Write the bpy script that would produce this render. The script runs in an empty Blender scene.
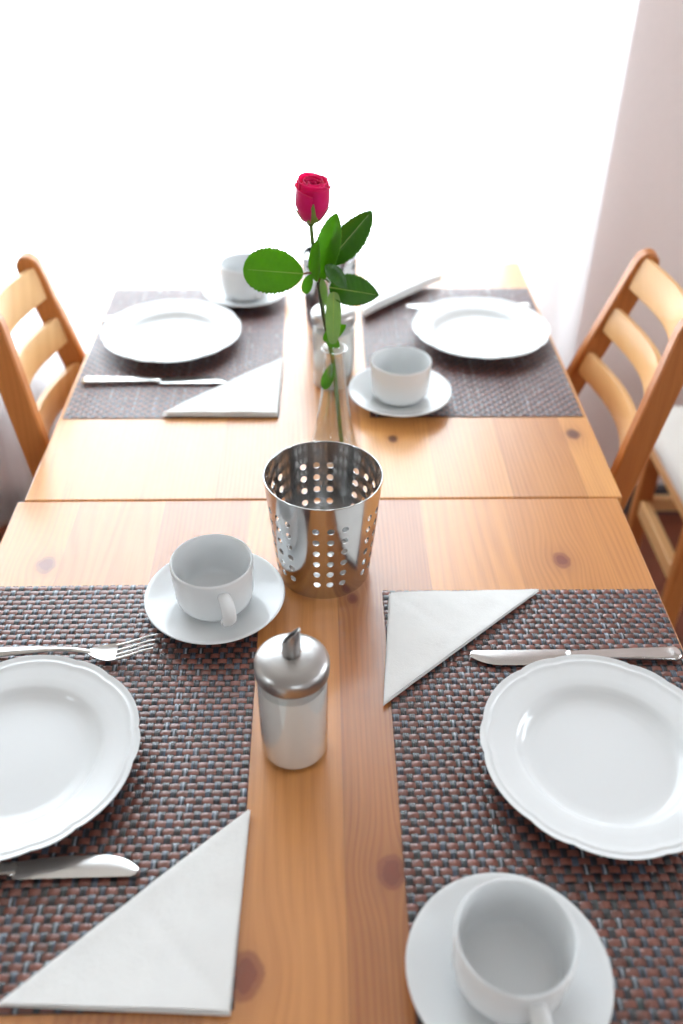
import bpy, math, random
from mathutils import Vector, Matrix, noise
PI = math.pi
random.seed(7)
scene = bpy.context.scene
COL = scene.collection
TZ = 0.73            # height of the table tops
MAT_TOP = TZ + 0.0027


# ------------------------------------------------------------------ helpers
def mesh_obj(name, verts, faces, mat, parent=None, smooth=True, sharp=40, loc=None, rot=None):
    me = bpy.data.meshes.new(name)
    me.from_pydata([tuple(v) for v in verts], [], faces)
    me.update()
    if smooth:
        for p in me.polygons:
            p.use_smooth = True
        try:
            me.set_sharp_from_angle(angle=math.radians(sharp))
        except Exception:
            pass
    o = bpy.data.objects.new(name, me)
    COL.objects.link(o)
    if mat:
        me.materials.append(mat)
    if parent:
        o.parent = parent
    if loc is not None:
        o.location = loc
    if rot is not None:
        o.rotation_euler = rot
    return o


def recalc(o):
    import bmesh
    bm = bmesh.new()
    bm.from_mesh(o.data)
    bmesh.ops.remove_doubles(bm, verts=bm.verts, dist=1e-6)
    bmesh.ops.recalc_face_normals(bm, faces=bm.faces)
    bm.to_mesh(o.data)
    bm.free()
    o.data.update()
    return o


def tag(o, label, cat, group=None, kind=None):
    o['label'] = label
    o['category'] = cat
    if group:
        o['group'] = group
    if kind:
        o['kind'] = kind
    return o


def structure(o, label=None):
    o['kind'] = 'structure'
    if label:
        o['label'] = label
    return o


def empty(name, loc, rz=0.0):
    o = bpy.data.objects.new(name, None)
    o.empty_display_size = 0.05
    COL.objects.link(o)
    o.location = loc
    o.rotation_euler = (0, 0, rz)
    return o


def copy_tree(o, parent=None):
    c = o.copy()
    COL.objects.link(c)
    c.parent = parent
    for ch in list(o.children):
        copy_tree(ch, c)
    return c


def thicken(o, th):
    """give a sheet its thickness, with crisp edges round every hole"""
    sm = o.modifiers.new('solid', 'SOLIDIFY')
    sm.thickness = th
    sm.offset = -1
    bpy.context.view_layer.update()
    dg = bpy.context.evaluated_depsgraph_get()
    me = bpy.data.meshes.new_from_object(o.evaluated_get(dg))
    o.modifiers.clear()
    o.data = me
    for p in me.polygons:
        p.use_smooth = True
    me.set_sharp_from_angle(angle=math.radians(35))


class MB:
    """collects geometry of one mesh"""
    def __init__(s):
        s.v, s.f = [], []

    def add(s, verts, faces):
        n = len(s.v)
        s.v += [Vector(v) for v in verts]
        s.f += [tuple(i + n for i in f) for f in faces]
        return s

    def box(s, x0, x1, y0, y1, z0, z1):
        return s.add([(x0, y0, z0), (x1, y0, z0), (x1, y1, z0), (x0, y1, z0),
                      (x0, y0, z1), (x1, y0, z1), (x1, y1, z1), (x0, y1, z1)],
                     [(0, 3, 2, 1), (4, 5, 6, 7), (0, 1, 5, 4), (1, 2, 6, 5), (2, 3, 7, 6), (3, 0, 4, 7)])

    def grid(s, rows, wrap_u=False, wrap_v=False, flip=False):
        """rows: list of equally long lists of points"""
        nv, nu = len(rows), len(rows[0])
        n = len(s.v)
        for r in rows:
            s.v += [Vector(p) for p in r]
        for j in range(nv if wrap_v else nv - 1):
            for i in range(nu if wrap_u else nu - 1):
                a = n + j * nu + i
                b = n + j * nu + (i + 1) % nu
                c = n + ((j + 1) % nv) * nu + (i + 1) % nu
                d = n + ((j + 1) % nv) * nu + i
                s.f.append((a, d, c, b) if flip else (a, b, c, d))
        return s

    def lathe(s, prof, n=48, mod=None, cx=0, cy=0):
        """prof: (r, z) list; r == 0 ends are closed to a pole"""
        rows = []
        for k, (r, z) in enumerate(prof):
            row = []
            for i in range(n):
                t = 2 * PI * i / n
                rr, zz = (r, z) if mod is None else mod(r, z, t, k)
                row.append((cx + rr * math.cos(t), cy + rr * math.sin(t), zz))
            rows.append(row)
        return s.grid(rows, wrap_u=True)

    def tube(s, path, rads, n=10, flat=None, up=None, caps=True):
        """sweep a circle (or flat ellipse) along a path; rads per point (number or (a, b))"""
        pts = [Vector(p) for p in path]
        rows = []
        prev = None
        for i, p in enumerate(pts):
            t = (pts[min(i + 1, len(pts) - 1)] - pts[max(i - 1, 0)]).normalized()
            if up is not None:
                a = Vector(up)
                a = (a - t * a.dot(t)).normalized()
            elif prev is None:
                h = Vector((0, 0, 1)) if abs(t.z) < 0.9 else Vector((1, 0, 0))
                a = (h - t * h.dot(t)).normalized()
            else:
                a = (prev - t * prev.dot(t)).normalized()
            prev = a
            b = t.cross(a)
            r = rads[i] if isinstance(rads, (list, tuple)) else rads
            ra, rb = r if isinstance(r, (list, tuple)) else (r, r)
            rows.append([p + a * ra * math.cos(2 * PI * k / n) + b * rb * math.sin(2 * PI * k / n) for k in range(n)])
        base = len(s.v)
        s.grid(rows, wrap_u=True)
        if caps:
            s.f.append(tuple(base + k for k in range(n))[::-1])
            e = base + (len(rows) - 1) * n
            s.f.append(tuple(e + k for k in range(n)))
        return s

    def prism(s, outline, z0, z1):
        n = len(outline)
        b = len(s.v)
        s.v += [Vector((x, y, z0)) for x, y in outline] + [Vector((x, y, z1)) for x, y in outline]
        s.f.append(tuple(b + i for i in range(n))[::-1])
        s.f.append(tuple(b + n + i for i in range(n)))
        for i in range(n):
            j = (i + 1) % n
            s.f.append((b + i, b + j, b + n + j, b + n + i))
        return s

    def build(s, name, mat, parent=None, smooth=True, sharp=40, bevel=0, seg=2, fix=True):
        o = mesh_obj(name, s.v, s.f, mat, parent, smooth, sharp)
        if fix:
            recalc(o)
            if smooth:
                for p in o.data.polygons:
                    p.use_smooth = True
                o.data.set_sharp_from_angle(angle=math.radians(sharp))
        if bevel:
            m = o.modifiers.new('bevel', 'BEVEL')
            m.width = bevel
            m.segments = seg
            m.limit_method = 'ANGLE'
        return o


# ------------------------------------------------------------------ materials
def lin(r, g, b):
    f = lambda c: (c / 255 / 12.92) if c <= 10 else ((c / 255 + 0.055) / 1.055) ** 2.4
    return (f(r), f(g), f(b), 1.0)


class NT:
    def __init__(s, name):
        s.m = bpy.data.materials.new(name)
        s.m.use_nodes = True
        s.t = s.m.node_tree
        s.t.nodes.clear()
        s.out = s.n('ShaderNodeOutputMaterial')

    def n(s, typ, **kw):
        nd = s.t.nodes.new(typ)
        for k, v in kw.items():
            setattr(nd, k, v)
        return nd

    def l(s, a, b):
        s.t.links.new(a, b)

    def put(s, sock, v):
        if isinstance(v, bpy.types.NodeSocket):
            s.l(v, sock)
        else:
            sock.default_value = v

    def M(s, op, a, b=None, c=None, clamp=False):
        nd = s.n('ShaderNodeMath', operation=op, use_clamp=clamp)
        s.put(nd.inputs[0], a)
        if b is not None:
            s.put(nd.inputs[1], b)
        if c is not None:
            s.put(nd.inputs[2], c)
        return nd.outputs[0]

    def mix(s, f, a, b, blend='MIX'):
        nd = s.n('ShaderNodeMix', data_type='RGBA', blend_type=blend)
        s.put(nd.inputs[0], f)
        s.put(nd.inputs[6], a)
        s.put(nd.inputs[7], b)
        return nd.outputs[2]

    def noise(s, vec, scale, detail=2, rough=0.5):
        nd = s.n('ShaderNodeTexNoise')
        s.put(nd.inputs['Vector'], vec)
        nd.inputs['Scale'].default_value = scale
        nd.inputs['Detail'].default_value = detail
        nd.inputs['Roughness'].default_value = rough
        return nd.outputs[0]

    def vec(s, x, y, z):
        nd = s.n('ShaderNodeCombineXYZ')
        s.put(nd.inputs[0], x)
        s.put(nd.inputs[1], y)
        s.put(nd.inputs[2], z)
        return nd.outputs[0]

    def coord(s):
        tc = s.n('ShaderNodeTexCoord')
        sp = s.n('ShaderNodeSeparateXYZ')
        s.l(tc.outputs['Object'], sp.inputs[0])
        return tc.outputs['Object'], sp.outputs[0], sp.outputs[1], sp.outputs[2]

    def bsdf(s, color, rough=0.5, metal=0.0, spec=0.5, bump=None, bump_d=0.001, bump_s=0.4, **kw):
        b = s.n('ShaderNodeBsdfPrincipled')
        s.put(b.inputs['Base Color'], color)
        s.put(b.inputs['Roughness'], rough)
        b.inputs['Metallic'].default_value = metal
        b.inputs['Specular IOR Level'].default_value = spec
        for k, v in kw.items():
            b.inputs[k.replace('_', ' ')].default_value = v
        if bump is not None:
            bn = s.n('ShaderNodeBump')
            bn.inputs['Strength'].default_value = bump_s
            bn.inputs['Distance'].default_value = bump_d
            s.l(bump, bn.inputs['Height'])
            s.l(bn.outputs[0], b.inputs['Normal'])
        return b

    def done(s, b):
        s.l(b.outputs[0], s.out.inputs['Surface'])
        return s.m


def simple(name, color, rough=0.5, metal=0.0, spec=0.5, nscale=30, namt=0.06, **kw):
    t = NT(name)
    v, x, y, z = t.coord()
    n = t.noise(v, nscale, 3)
    c2 = tuple(c * (1 - namt * 2) for c in color[:3]) + (1,)
    c = t.mix(n, color, c2)
    return t.done(t.bsdf(c, rough, metal, spec, bump=n, bump_d=0.0004, bump_s=0.15, **kw))


def wood(name, light, dark, knots=(), board=0.094, axis='y', ring=980, rough=0.33, coat=0.0, bo=0.0, seam=0.16, tint=0.55, knot=(84, 32, 14)):
    """edge-glued pine boards; grain runs along the given axis"""
    t = NT(name)
    v, x, y, z = t.coord()
    if axis == 'x':
        x, y = y, x
    elif axis == 'z':
        y, z = z, y
    # the grain bends around each knot
    kmask = None
    kmask2 = None
    x0 = x
    for (kx, ky, kr) in knots:
        dx = t.M('SUBTRACT', x0, kx)
        dy = t.M('SUBTRACT', y, ky)
        d2 = t.M('ADD', t.M('POWER', t.M('DIVIDE', dx, kr), 2.0), t.M('POWER', t.M('DIVIDE', dy, kr * 1.35), 2.0))
        g = t.M('EXPONENT', t.M('MULTIPLY', d2, -0.18))
        x = t.M('SUBTRACT', x, t.M('MULTIPLY', t.M('MULTIPLY', dx, g), 0.75))
        d2n = t.M('ADD', d2, t.M('MULTIPLY', t.M('SUBTRACT', t.noise(v, 90, 3), 0.5), 0.9))
        m1 = t.M('SUBTRACT', 1.0, t.M('DIVIDE', d2n, 1.25), clamp=True)
        m1 = t.M('MULTIPLY', m1, t.M('MULTIPLY_ADD', t.M('SINE', t.M('MULTIPLY', d2n, 9.0)), 0.35, 1.55), clamp=True)
        m2 = t.M('EXPONENT', t.M('MULTIPLY', d2n, -0.40))
        kmask = m1 if kmask is None else t.M('MAXIMUM', kmask, m1)
        kmask2 = m2 if kmask2 is None else t.M('MAXIMUM', kmask2, m2)
    bx = t.M('DIVIDE', t.M('ADD', x0, 5.0 + bo), board)
    bid = t.M('FLOOR', bx)
    wn = t.n('ShaderNodeTexWhiteNoise', noise_dimensions='1D')
    t.put(wn.inputs['W'], bid)
    sep = t.n('ShaderNodeSeparateColor')
    t.l(wn.outputs['Color'], sep.inputs[0])
    r1, r2, r3 = sep.outputs
    y2 = t.M('ADD', y, t.M('MULTIPLY', r1, 9.0))
    big = t.noise(t.vec(t.M('MULTIPLY', x, 9.0), t.M('MULTIPLY', y2, 1.1), t.M('MULTIPLY', r2, 20.0)), 1.0, 2)
    phase = t.M('ADD', t.M('MULTIPLY', x, t.M('MULTIPLY', t.M('ADD', r2, 0.45), ring)), t.M('MULTIPLY', big, 60.0))
    rings = t.M('MULTIPLY_ADD', t.M('SINE', phase), 0.5, 0.5)
    rings = t.M('MULTIPLY', t.M('POWER', rings, 1.6), t.noise(t.vec(t.M('MULTIPLY', x, 30.0), t.M('MULTIPLY', y2, 2.0), 7.0), 1.0, 2))
    fine = t.noise(t.vec(t.M('MULTIPLY', x, 700.0), t.M('MULTIPLY', y2, 14.0), z), 1.0, 3)
    mid = t.noise(t.vec(t.M('MULTIPLY', x, 40.0), t.M('MULTIPLY', y2, 2.4), 3.0), 1.0, 3)
    f = t.M('ADD', t.M('MULTIPLY', rings, 0.30), t.M('MULTIPLY', fine, 0.38))
    f = t.M('ADD', f, t.M('MULTIPLY', mid, 0.34))
    f = t.M('ADD', f, t.M('MULTIPLY', t.M('SUBTRACT', r3, 0.5), tint), clamp=True)
    c = t.mix(f, light, dark)
    if kmask is not None:
        c = t.mix(t.M('MULTIPLY', kmask2, 0.5), c, lin(150, 88, 44))
        c = t.mix(t.M('MULTIPLY', kmask, 0.9), c, lin(*knot))
    fr = t.M('FRACT', bx)
    edge = t.M('LESS_THAN', t.M('ABSOLUTE', t.M('SUBTRACT', fr, 0.5)), 0.4925)
    c = t.mix(t.M('MULTIPLY', t.M('SUBTRACT', 1.0, edge), seam), c, lin(120, 76, 40))
    ro = t.M('MULTIPLY_ADD', fine, 0.12, rough - 0.06)
    b = t.bsdf(c, ro, 0, 0.5, bump=fine, bump_d=0.0002, bump_s=0.12)
    if coat:
        b.inputs['Coat IOR'].default_value = 1.55
        b.inputs['Coat Weight'].default_value = coat
        b.inputs['Coat Roughness'].default_value = 0.24
    return t.done(b)


PINE_L, PINE_D = lin(224, 160, 90), lin(150, 82, 34)
M = {}
M['pine_near'] = wood('pine_near', lin(214, 146, 78), lin(140, 74, 30), [(-0.313, 0.7875, 0.011), (0.278, 0.789, 0.0105), (0.0553, 0.4038, 0.0115), (-0.0583, 0.3233, 0.014), (0.034, 0.728, 0.006)], bo=0.022, board=0.105, coat=0.85, knot=(118, 44, 16))
M['pine_far'] = wood('pine_far', PINE_L, PINE_D, [(0.351, 1.055, 0.010), (0.10, 1.045, 0.007), (-0.20, 1.33, 0.01)], bo=0.02, coat=0.85)
M['pine_side'] = wood('pine_side', PINE_L, PINE_D, board=0.4, seam=0)
M['pine_shaded'] = wood('pine_shaded', lin(204, 132, 72), lin(158, 88, 42), board=0.5, axis='z', seam=0, ring=700, rough=0.36)  # darker pine: the shade on the chair posts is put into the colour
M['pine_lit'] = wood('pine_lit', lin(236, 190, 132), lin(208, 150, 92), board=0.5, axis='y', seam=0, ring=500, rough=0.36)  # paler pine: window light on the slats is put into the colour
M['chair_seat'] = wood('chair_seat', lin(226, 174, 116), lin(190, 128, 74), board=0.5, axis='y', seam=0, ring=700, rough=0.36)
M['floor'] = wood('floor_boards', lin(128, 68, 44), lin(84, 40, 26), board=0.13, axis='x', rough=0.4, seam=0.8)

M['porcelain'] = simple('porcelain', lin(234, 236, 237), rough=0.11, spec=0.5, namt=0.005)
M['paper'] = None
t = NT('paper')
v, x, y, z = t.coord()
nn = t.noise(v, 900, 3)
n2 = t.noise(v, 38, 4, 0.6)
t.c = t.mix(n2, lin(246, 246, 244), lin(238, 238, 237))
M['paper'] = t.done(t.bsdf(t.c, 0.85, 0, 0.2, bump=t.M('ADD', t.M('MULTIPLY', nn, 0.25), n2), bump_d=0.0022, bump_s=0.35))


def steel(name, base, rough, stretch=None, amt=0.12):
    t = NT(name)
    v, x, y, z = t.coord()
    if stretch == 'ring':      # turned on a lathe: marks run round the axis
        r = t.M('SQRT', t.M('ADD', t.M('POWER', x, 2.0), t.M('POWER', y, 2.0)))
        vec = t.vec(t.M('MULTIPLY', r, 900.0), t.M('MULTIPLY', z, 900.0), 0.0)
        n = t.noise(vec, 1.0, 3)
    elif stretch == 'x':
        n = t.noise(t.vec(t.M('MULTIPLY', x, 20.0), t.M('MULTIPLY', y, 700.0), z), 1.0, 3)
    else:
        n = t.noise(v, 60, 3)
    c = t.mix(n, base, tuple(k * (1 - amt) for k in base[:3]) + (1,))
    ro = t.M('MULTIPLY_ADD', n, 0.14, rough - 0.07)
    return t.done(t.bsdf(c, ro, 1.0, 0.5, bump=n, bump_d=0.00005, bump_s=0.12))


M['steel'] = steel('polished_steel', (0.66, 0.655, 0.65, 1), 0.15)
M['brushed'] = steel('brushed_steel', (0.52, 0.51, 0.50, 1), 0.34, 'ring')
M['cutlery'] = steel('cutlery_steel', (0.70, 0.69, 0.67, 1), 0.17, 'x')


def glass(name, tint=(0.93, 0.945, 0.945, 1), base=0.045, edge=0.9, power=2.6):
    t = NT(name)
    lw = t.n('ShaderNodeLayerWeight')
    lw.inputs['Blend'].default_value = 0.5
    f = t.M('MULTIPLY_ADD', t.M('POWER', lw.outputs['Facing'], power), edge, base, clamp=True)
    tr = t.n('ShaderNodeBsdfTransparent')
    tr.inputs[0].default_value = tint
    gl = t.n('ShaderNodeBsdfGlossy')
    gl.inputs['Roughness'].default_value = 0.02
    gl.inputs[0].default_value = (0.95, 0.97, 0.97, 1)
    mx = t.n('ShaderNodeMixShader')
    t.l(f, mx.inputs[0])
    t.l(tr.outputs[0], mx.inputs[1])
    t.l(gl.outputs[0], mx.inputs[2])
    t.l(mx.outputs[0], t.out.inputs['Surface'])
    return t.m


M['glass'] = glass('clear_glass', (0.985, 0.99, 0.99, 1), 0.055, 0.9, 3.0)
M['vase_glass'] = glass('vase_glass', (0.93, 0.945, 0.945, 1), 0.05, 0.9, 2.0)
M['pane'] = glass('window_glass', (0.97, 0.98, 0.98, 1), 0.03, 0.6, 5)
M['sugar'] = simple('sugar', lin(246, 243, 238), rough=0.9, spec=0.2, nscale=1500, namt=0.08)
M['wall'] = simple('wall_paint', lin(246, 232, 229), rough=0.85, spec=0.2, nscale=120, namt=0.02)
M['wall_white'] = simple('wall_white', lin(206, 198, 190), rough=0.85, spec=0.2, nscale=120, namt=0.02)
M['skirting'] = simple('skirting_grey', lin(78, 74, 76), rough=0.5, nscale=40, namt=0.05)
M['white_paint'] = simple('white_paint', lin(238, 238, 236), rough=0.35, nscale=60, namt=0.01)
M['cushion'] = simple('cushion_cloth', lin(236, 234, 228), rough=0.8, spec=0.2, nscale=400, namt=0.03)
M['rod'] = simple('rod_metal', (0.5, 0.5, 0.5, 1), rough=0.3, metal=1.0)

# sheer curtain: part of the daylight passes, part is scattered
t = NT('sheer_curtain')
v, x, y, z = t.coord()
thr = t.noise(t.vec(t.M('MULTIPLY', x, 900.0), y, t.M('MULTIPLY', z, 900.0)), 1.0, 1)
tr = t.n('ShaderNodeBsdfTransparent')
tl = t.n('ShaderNodeBsdfTranslucent')
tl.inputs[0].default_value = (0.93, 0.94, 0.96, 1)
df = t.n('ShaderNodeBsdfDiffuse')
df.inputs[0].default_value = (0.88, 0.9, 0.93, 1)
m1 = t.n('ShaderNodeMixShader')
m1.inputs[0].default_value = 0.35
t.l(tl.outputs[0], m1.inputs[1])
t.l(df.outputs[0], m1.inputs[2])
m2 = t.n('ShaderNodeMixShader')
t.l(t.M('MULTIPLY_ADD', thr, 0.2, 0.50), m2.inputs[0])
t.l(tr.outputs[0], m2.inputs[1])
t.l(m1.outputs[0], m2.inputs[2])
t.l(m2.outputs[0], t.out.inputs['Surface'])
M['curtain'] = t.m

# woven vinyl: colours of the yarns sit on the mesh
t = NT('woven_vinyl')
at = t.n('ShaderNodeAttribute', attribute_name='yarn')
v, x, y, z = t.coord()
n = t.noise(v, 500, 2)
c = t.mix(t.M('MULTIPLY', n, 0.5), at.outputs['Color'], (0.02, 0.012, 0.01, 1))
M['woven'] = t.done(t.bsdf(c, 0.34, 0, 0.6, Coat_Weight=0.5, Coat_Roughness=0.24))


def leafmat(name, a, b, back, trans=0.45, rough=0.35):
    t = NT(name)
    v, x, y, z = t.coord()
    n = t.noise(v, 90, 3)
    c = t.mix(n, a, b)
    geo = t.n('ShaderNodeNewGeometry')
    c = t.mix(geo.outputs['Backfacing'], c, back)
    bs = t.bsdf(c, rough, 0, 0.5, bump=n, bump_d=0.0006, bump_s=0.4)
    tl = t.n('ShaderNodeBsdfTranslucent')
    t.l(t.mix(0.35, c, (0.50, 0.78, 0.04, 1)), tl.inputs[0])
    mx = t.n('ShaderNodeMixShader')
    mx.inputs[0].default_value = trans
    t.l(bs.outputs[0], mx.inputs[1])
    t.l(tl.outputs[0], mx.inputs[2])
    t.l(mx.outputs[0], t.out.inputs['Surface'])
    return t.m


M['leaf'] = leafmat('rose_leaf', lin(96, 162, 26), lin(66, 128, 16), lin(96, 156, 40), 0.5)
M['leaf_dark'] = leafmat('rose_leaf_dark', lin(66, 122, 34), lin(42, 92, 24), lin(90, 140, 80), 0.26, 0.22)
M['leaf_pale'] = leafmat('rose_leaf_pale', lin(156, 190, 116), lin(136, 174, 96), lin(156, 190, 116), 0.3)
M['vein'] = simple('leaf_vein', lin(176, 200, 92), 0.5)
M['stem'] = simple('rose_stem', lin(98, 132, 50), 0.45, nscale=80, namt=0.2)
M['stem_dark'] = simple('rose_stem_dark', lin(52, 58, 28), 0.45, nscale=80, namt=0.2)
M['node'] = simple('rose_node', lin(150, 100, 60), 0.5, nscale=80, namt=0.2)
M['sepal'] = leafmat('rose_sepal', lin(146, 160, 84), lin(120, 138, 66), lin(146, 160, 90), 0.25)
t = NT('rose_petal')
v, x, y, z = t.coord()
n = t.noise(v, 120, 3)
c = t.mix(n, lin(246, 32, 148), lin(230, 12, 104))
bs = t.bsdf(c, 0.45, 0, 0.3, bump=n, bump_d=0.0012, bump_s=0.4, Sheen_Weight=0.3)
tl = t.n('ShaderNodeBsdfTranslucent')
t.l(t.mix(0.5, c, lin(255, 24, 150)), tl.inputs[0])
mx = t.n('ShaderNodeMixShader')
mx.inputs[0].default_value = 0.5
t.l(bs.outputs[0], mx.inputs[1])
t.l(tl.outputs[0], mx.inputs[2])
t.l(mx.outputs[0], t.out.inputs['Surface'])
M['petal'] = t.m

# ------------------------------------------------------------------ room
XL, XR, YB, YF, ZC = -1.75, 2.1, 1.82, -2.4, 2.55
structure(MB().box(XL - .2, XR + .2, YF - .2, YB + .2, -0.08, 0).build('floor', M['floor'], smooth=False))
structure(MB().box(XL - .2, XR + .2, YF - .2, YB + .2, ZC, ZC + 0.1).build('ceiling', M['wall_white'], smooth=False))


def wall_with_hole(name, along, fixed0, fixed1, a0, a1, h0, h1, z0, z1, mat):
    mb = MB()
    parts = [(a0, h0, 0, ZC), (h1, a1, 0, ZC), (h0, h1, 0, z0), (h0, h1, z1, ZC)]
    for p0, p1, q0, q1 in parts:
        if along == 'x':
            mb.box(p0, p1, fixed0, fixed1, q0, q1)
        else:
            mb.box(fixed0, fixed1, p0, p1, q0, q1)
    return structure(mb.build(name, mat, smooth=False, fix=False))


WX0, WX1, WZ0, WZ1 = -1.30, 0.475, 0.46, 2.30
wall_with_hole('wall_back', 'x', YB, YB + .2, XL - .2, XR + .2, WX0, WX1, WZ0, WZ1, M['wall'])
SY0, SY1, SZ0, SZ1 = -0.45, -0.05, 1.0, 1.9
wall_with_hole('wall_left', 'y', XL - .2, XL, YF, YB, SY0, SY1, SZ0, SZ1, M['wall_white'])
RY0, RY1 = 0.62, 1.62      # opening added in the right wall to brighten the back wall
mb = MB()
for p0, p1, q0, q1 in ((YF, SY0, 0, ZC), (SY1, RY0, 0, ZC), (RY1, YB, 0, ZC), (SY0, SY1, 0, SZ0), (SY0, SY1, SZ1, ZC), (RY0, RY1, 0, SZ0), (RY0, RY1, SZ1, ZC)):
    mb.box(XR, XR + .2, p0, p1, q0, q1)
structure(mb.build('wall_right', M['wall'], smooth=False, fix=False))
FX0, FX1, FZ0, FZ1 = 0.30, 1.05, 1.0, 2.05
wall_with_hole('wall_front', 'x', YF - .2, YF, XL - .2, XR + .2, FX0, FX1, FZ0, FZ1, M['wall_white'])
structure(MB().box(XL, XR, YB - .014, YB, 0, .085).build('baseboard_back', M['skirting'], smooth=False, bevel=.003))
structure(MB().box(XR - .014, XR, YF, YB - .014, 0, .085).build('baseboard_right', M['skirting'], smooth=False, bevel=.003))
structure(MB().box(XL, XL + .014, YF, YB - .014, 0, .085).build('baseboard_left', M['skirting'], smooth=False, bevel=.003))


def window(name, axis, fixed, a0, a1, z0, z1, d):
    """white frame with one glass pane in a wall opening; d = direction out of the room"""
    w = .055

    def bx(mb, p0, p1, q0, q1, f0, f1):
        f0, f1 = sorted((fixed + d * f0, fixed + d * f1))
        if axis == 'x':
            mb.box(p0, p1, f0, f1, q0, q1)
        else:
            mb.box(f0, f1, p0, p1, q0, q1)
    mb = MB()
    for p in ((a0, a0 + w, z0, z1), (a1 - w, a1, z0, z1), (a0 + w, a1 - w, z0, z0 + w), (a0 + w, a1 - w, z1 - w, z1)):
        bx(mb, *p, .10, .16)
    o = structure(mb.build(name, M['white_paint'], smooth=False, fix=False))
    g = MB()
    bx(g, a0 + w, a1 - w, z0 + w, z1 - w, .126, .130)
    pane = g.build('pane', M['pane'], o, smooth=False)
    return o


window('window_1', 'x', YB, WX0, WX1, WZ0, WZ1, 1)
window('window_4', 'x', YF, FX0, FX1, FZ0, FZ1, -1)
window('added_fill_window', 'y', XR, RY0, RY1, SZ0, SZ1, 1)  # added unseen fill opening, lights the right part of the back wall
window('window_2', 'y', XL, SY0, SY1, SZ0, SZ1, -1)
window('window_3', 'y', XR, SY0, SY1, SZ0, SZ1, 1)

# sheer curtain in front of the back window
rows = []
nx = 420
for zi in range(9):
    zz = 0.03 + (2.36 - 0.03) * zi / 8
    row = []
    for i in range(nx + 1):
        xx = -1.55 + (0.55 + 1.55) * i / nx
        ph = xx * 58 + 1.6 * noise.noise(Vector((xx * 3.1, zi * 0.15, 4.0)))
        amp = 0.017 + 0.008 * noise.noise(Vector((xx * 2.3, zi * .3, 1.0)))
        amp *= 1 - .6 * min(1, max(0, (xx - .2) / .25))
        row.append((xx, 1.745 + amp * math.sin(ph), zz))
    rows.append(row)
cur = MB().grid(rows).build('sheer_curtain', M['curtain'], sharp=180, fix=False)
tag(cur, 'white sheer floor-length curtain glowing in front of the bright window', 'curtain')
rod = MB().tube([(-1.7, 1.745, 2.375), (0.7, 1.745, 2.375)], 0.011, 14).build('curtain_rod', M['rod'])
for xx in (-1.6, 0.62):
    MB().box(xx - .008, xx + .008, 1.75, YB, 2.367, 2.383).build('bracket', M['rod'], rod, smooth=False)
tag(rod, 'metal rod carrying the sheer curtain above the window', 'curtain rod')


# ------------------------------------------------------------------ tables
def table(name, x0, x1, y0, y1, mat, label):
    root = empty(name, ((x0 + x1) / 2, (y0 + y1) / 2, 0))
    cx, cy = root.location.x, root.location.y
    top = MB().box(x0, x1, y0, y1, TZ - .022, TZ).build('tabletop', mat, root, smooth=False, bevel=.0022)
    top.location = (-cx, -cy, 0)
    a, w = .008, .018
    for (p0, p1, q0, q1) in ((x0 + a + .05, x1 - a - .05, y0 + a, y0 + a + w), (x0 + a + .05, x1 - a - .05, y1 - a - w, y1 - a),
                             (x0 + a, x0 + a + w, y0 + a + .05, y1 - a - .05), (x1 - a - w, x1 - a, y0 + a + .05, y1 - a - .05)):
        o = MB().box(p0, p1, q0, q1, TZ - .107, TZ - .022).build('apron', M['pine_side'], root, smooth=False, bevel=.002)
        o.location = (-cx, -cy, 0)
    for lx in (x0 + a, x1 - a - .044):
        for ly in (y0 + a, y1 - a - .044):
            o = MB().box(lx, lx + .044, ly, ly + .044, 0, TZ - .022).build('leg', M['pine_shaded'], root, smooth=False, bevel=.004)
            o.location = (-cx, -cy, 0)
    tag(root, label, 'table', 'pine tables pushed end to end')
    return root


table('pine_table', -0.376, 0.3745, 0.158, 0.9080, M['pine_near'], 'square pine table with the sugar dispenser and perforated steel pot on it')
table('pine_table', -0.3687, 0.3815, 0.9095, 1.655, M['pine_far'], 'square pine table standing against the curtain, rose vase on it')


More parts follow.
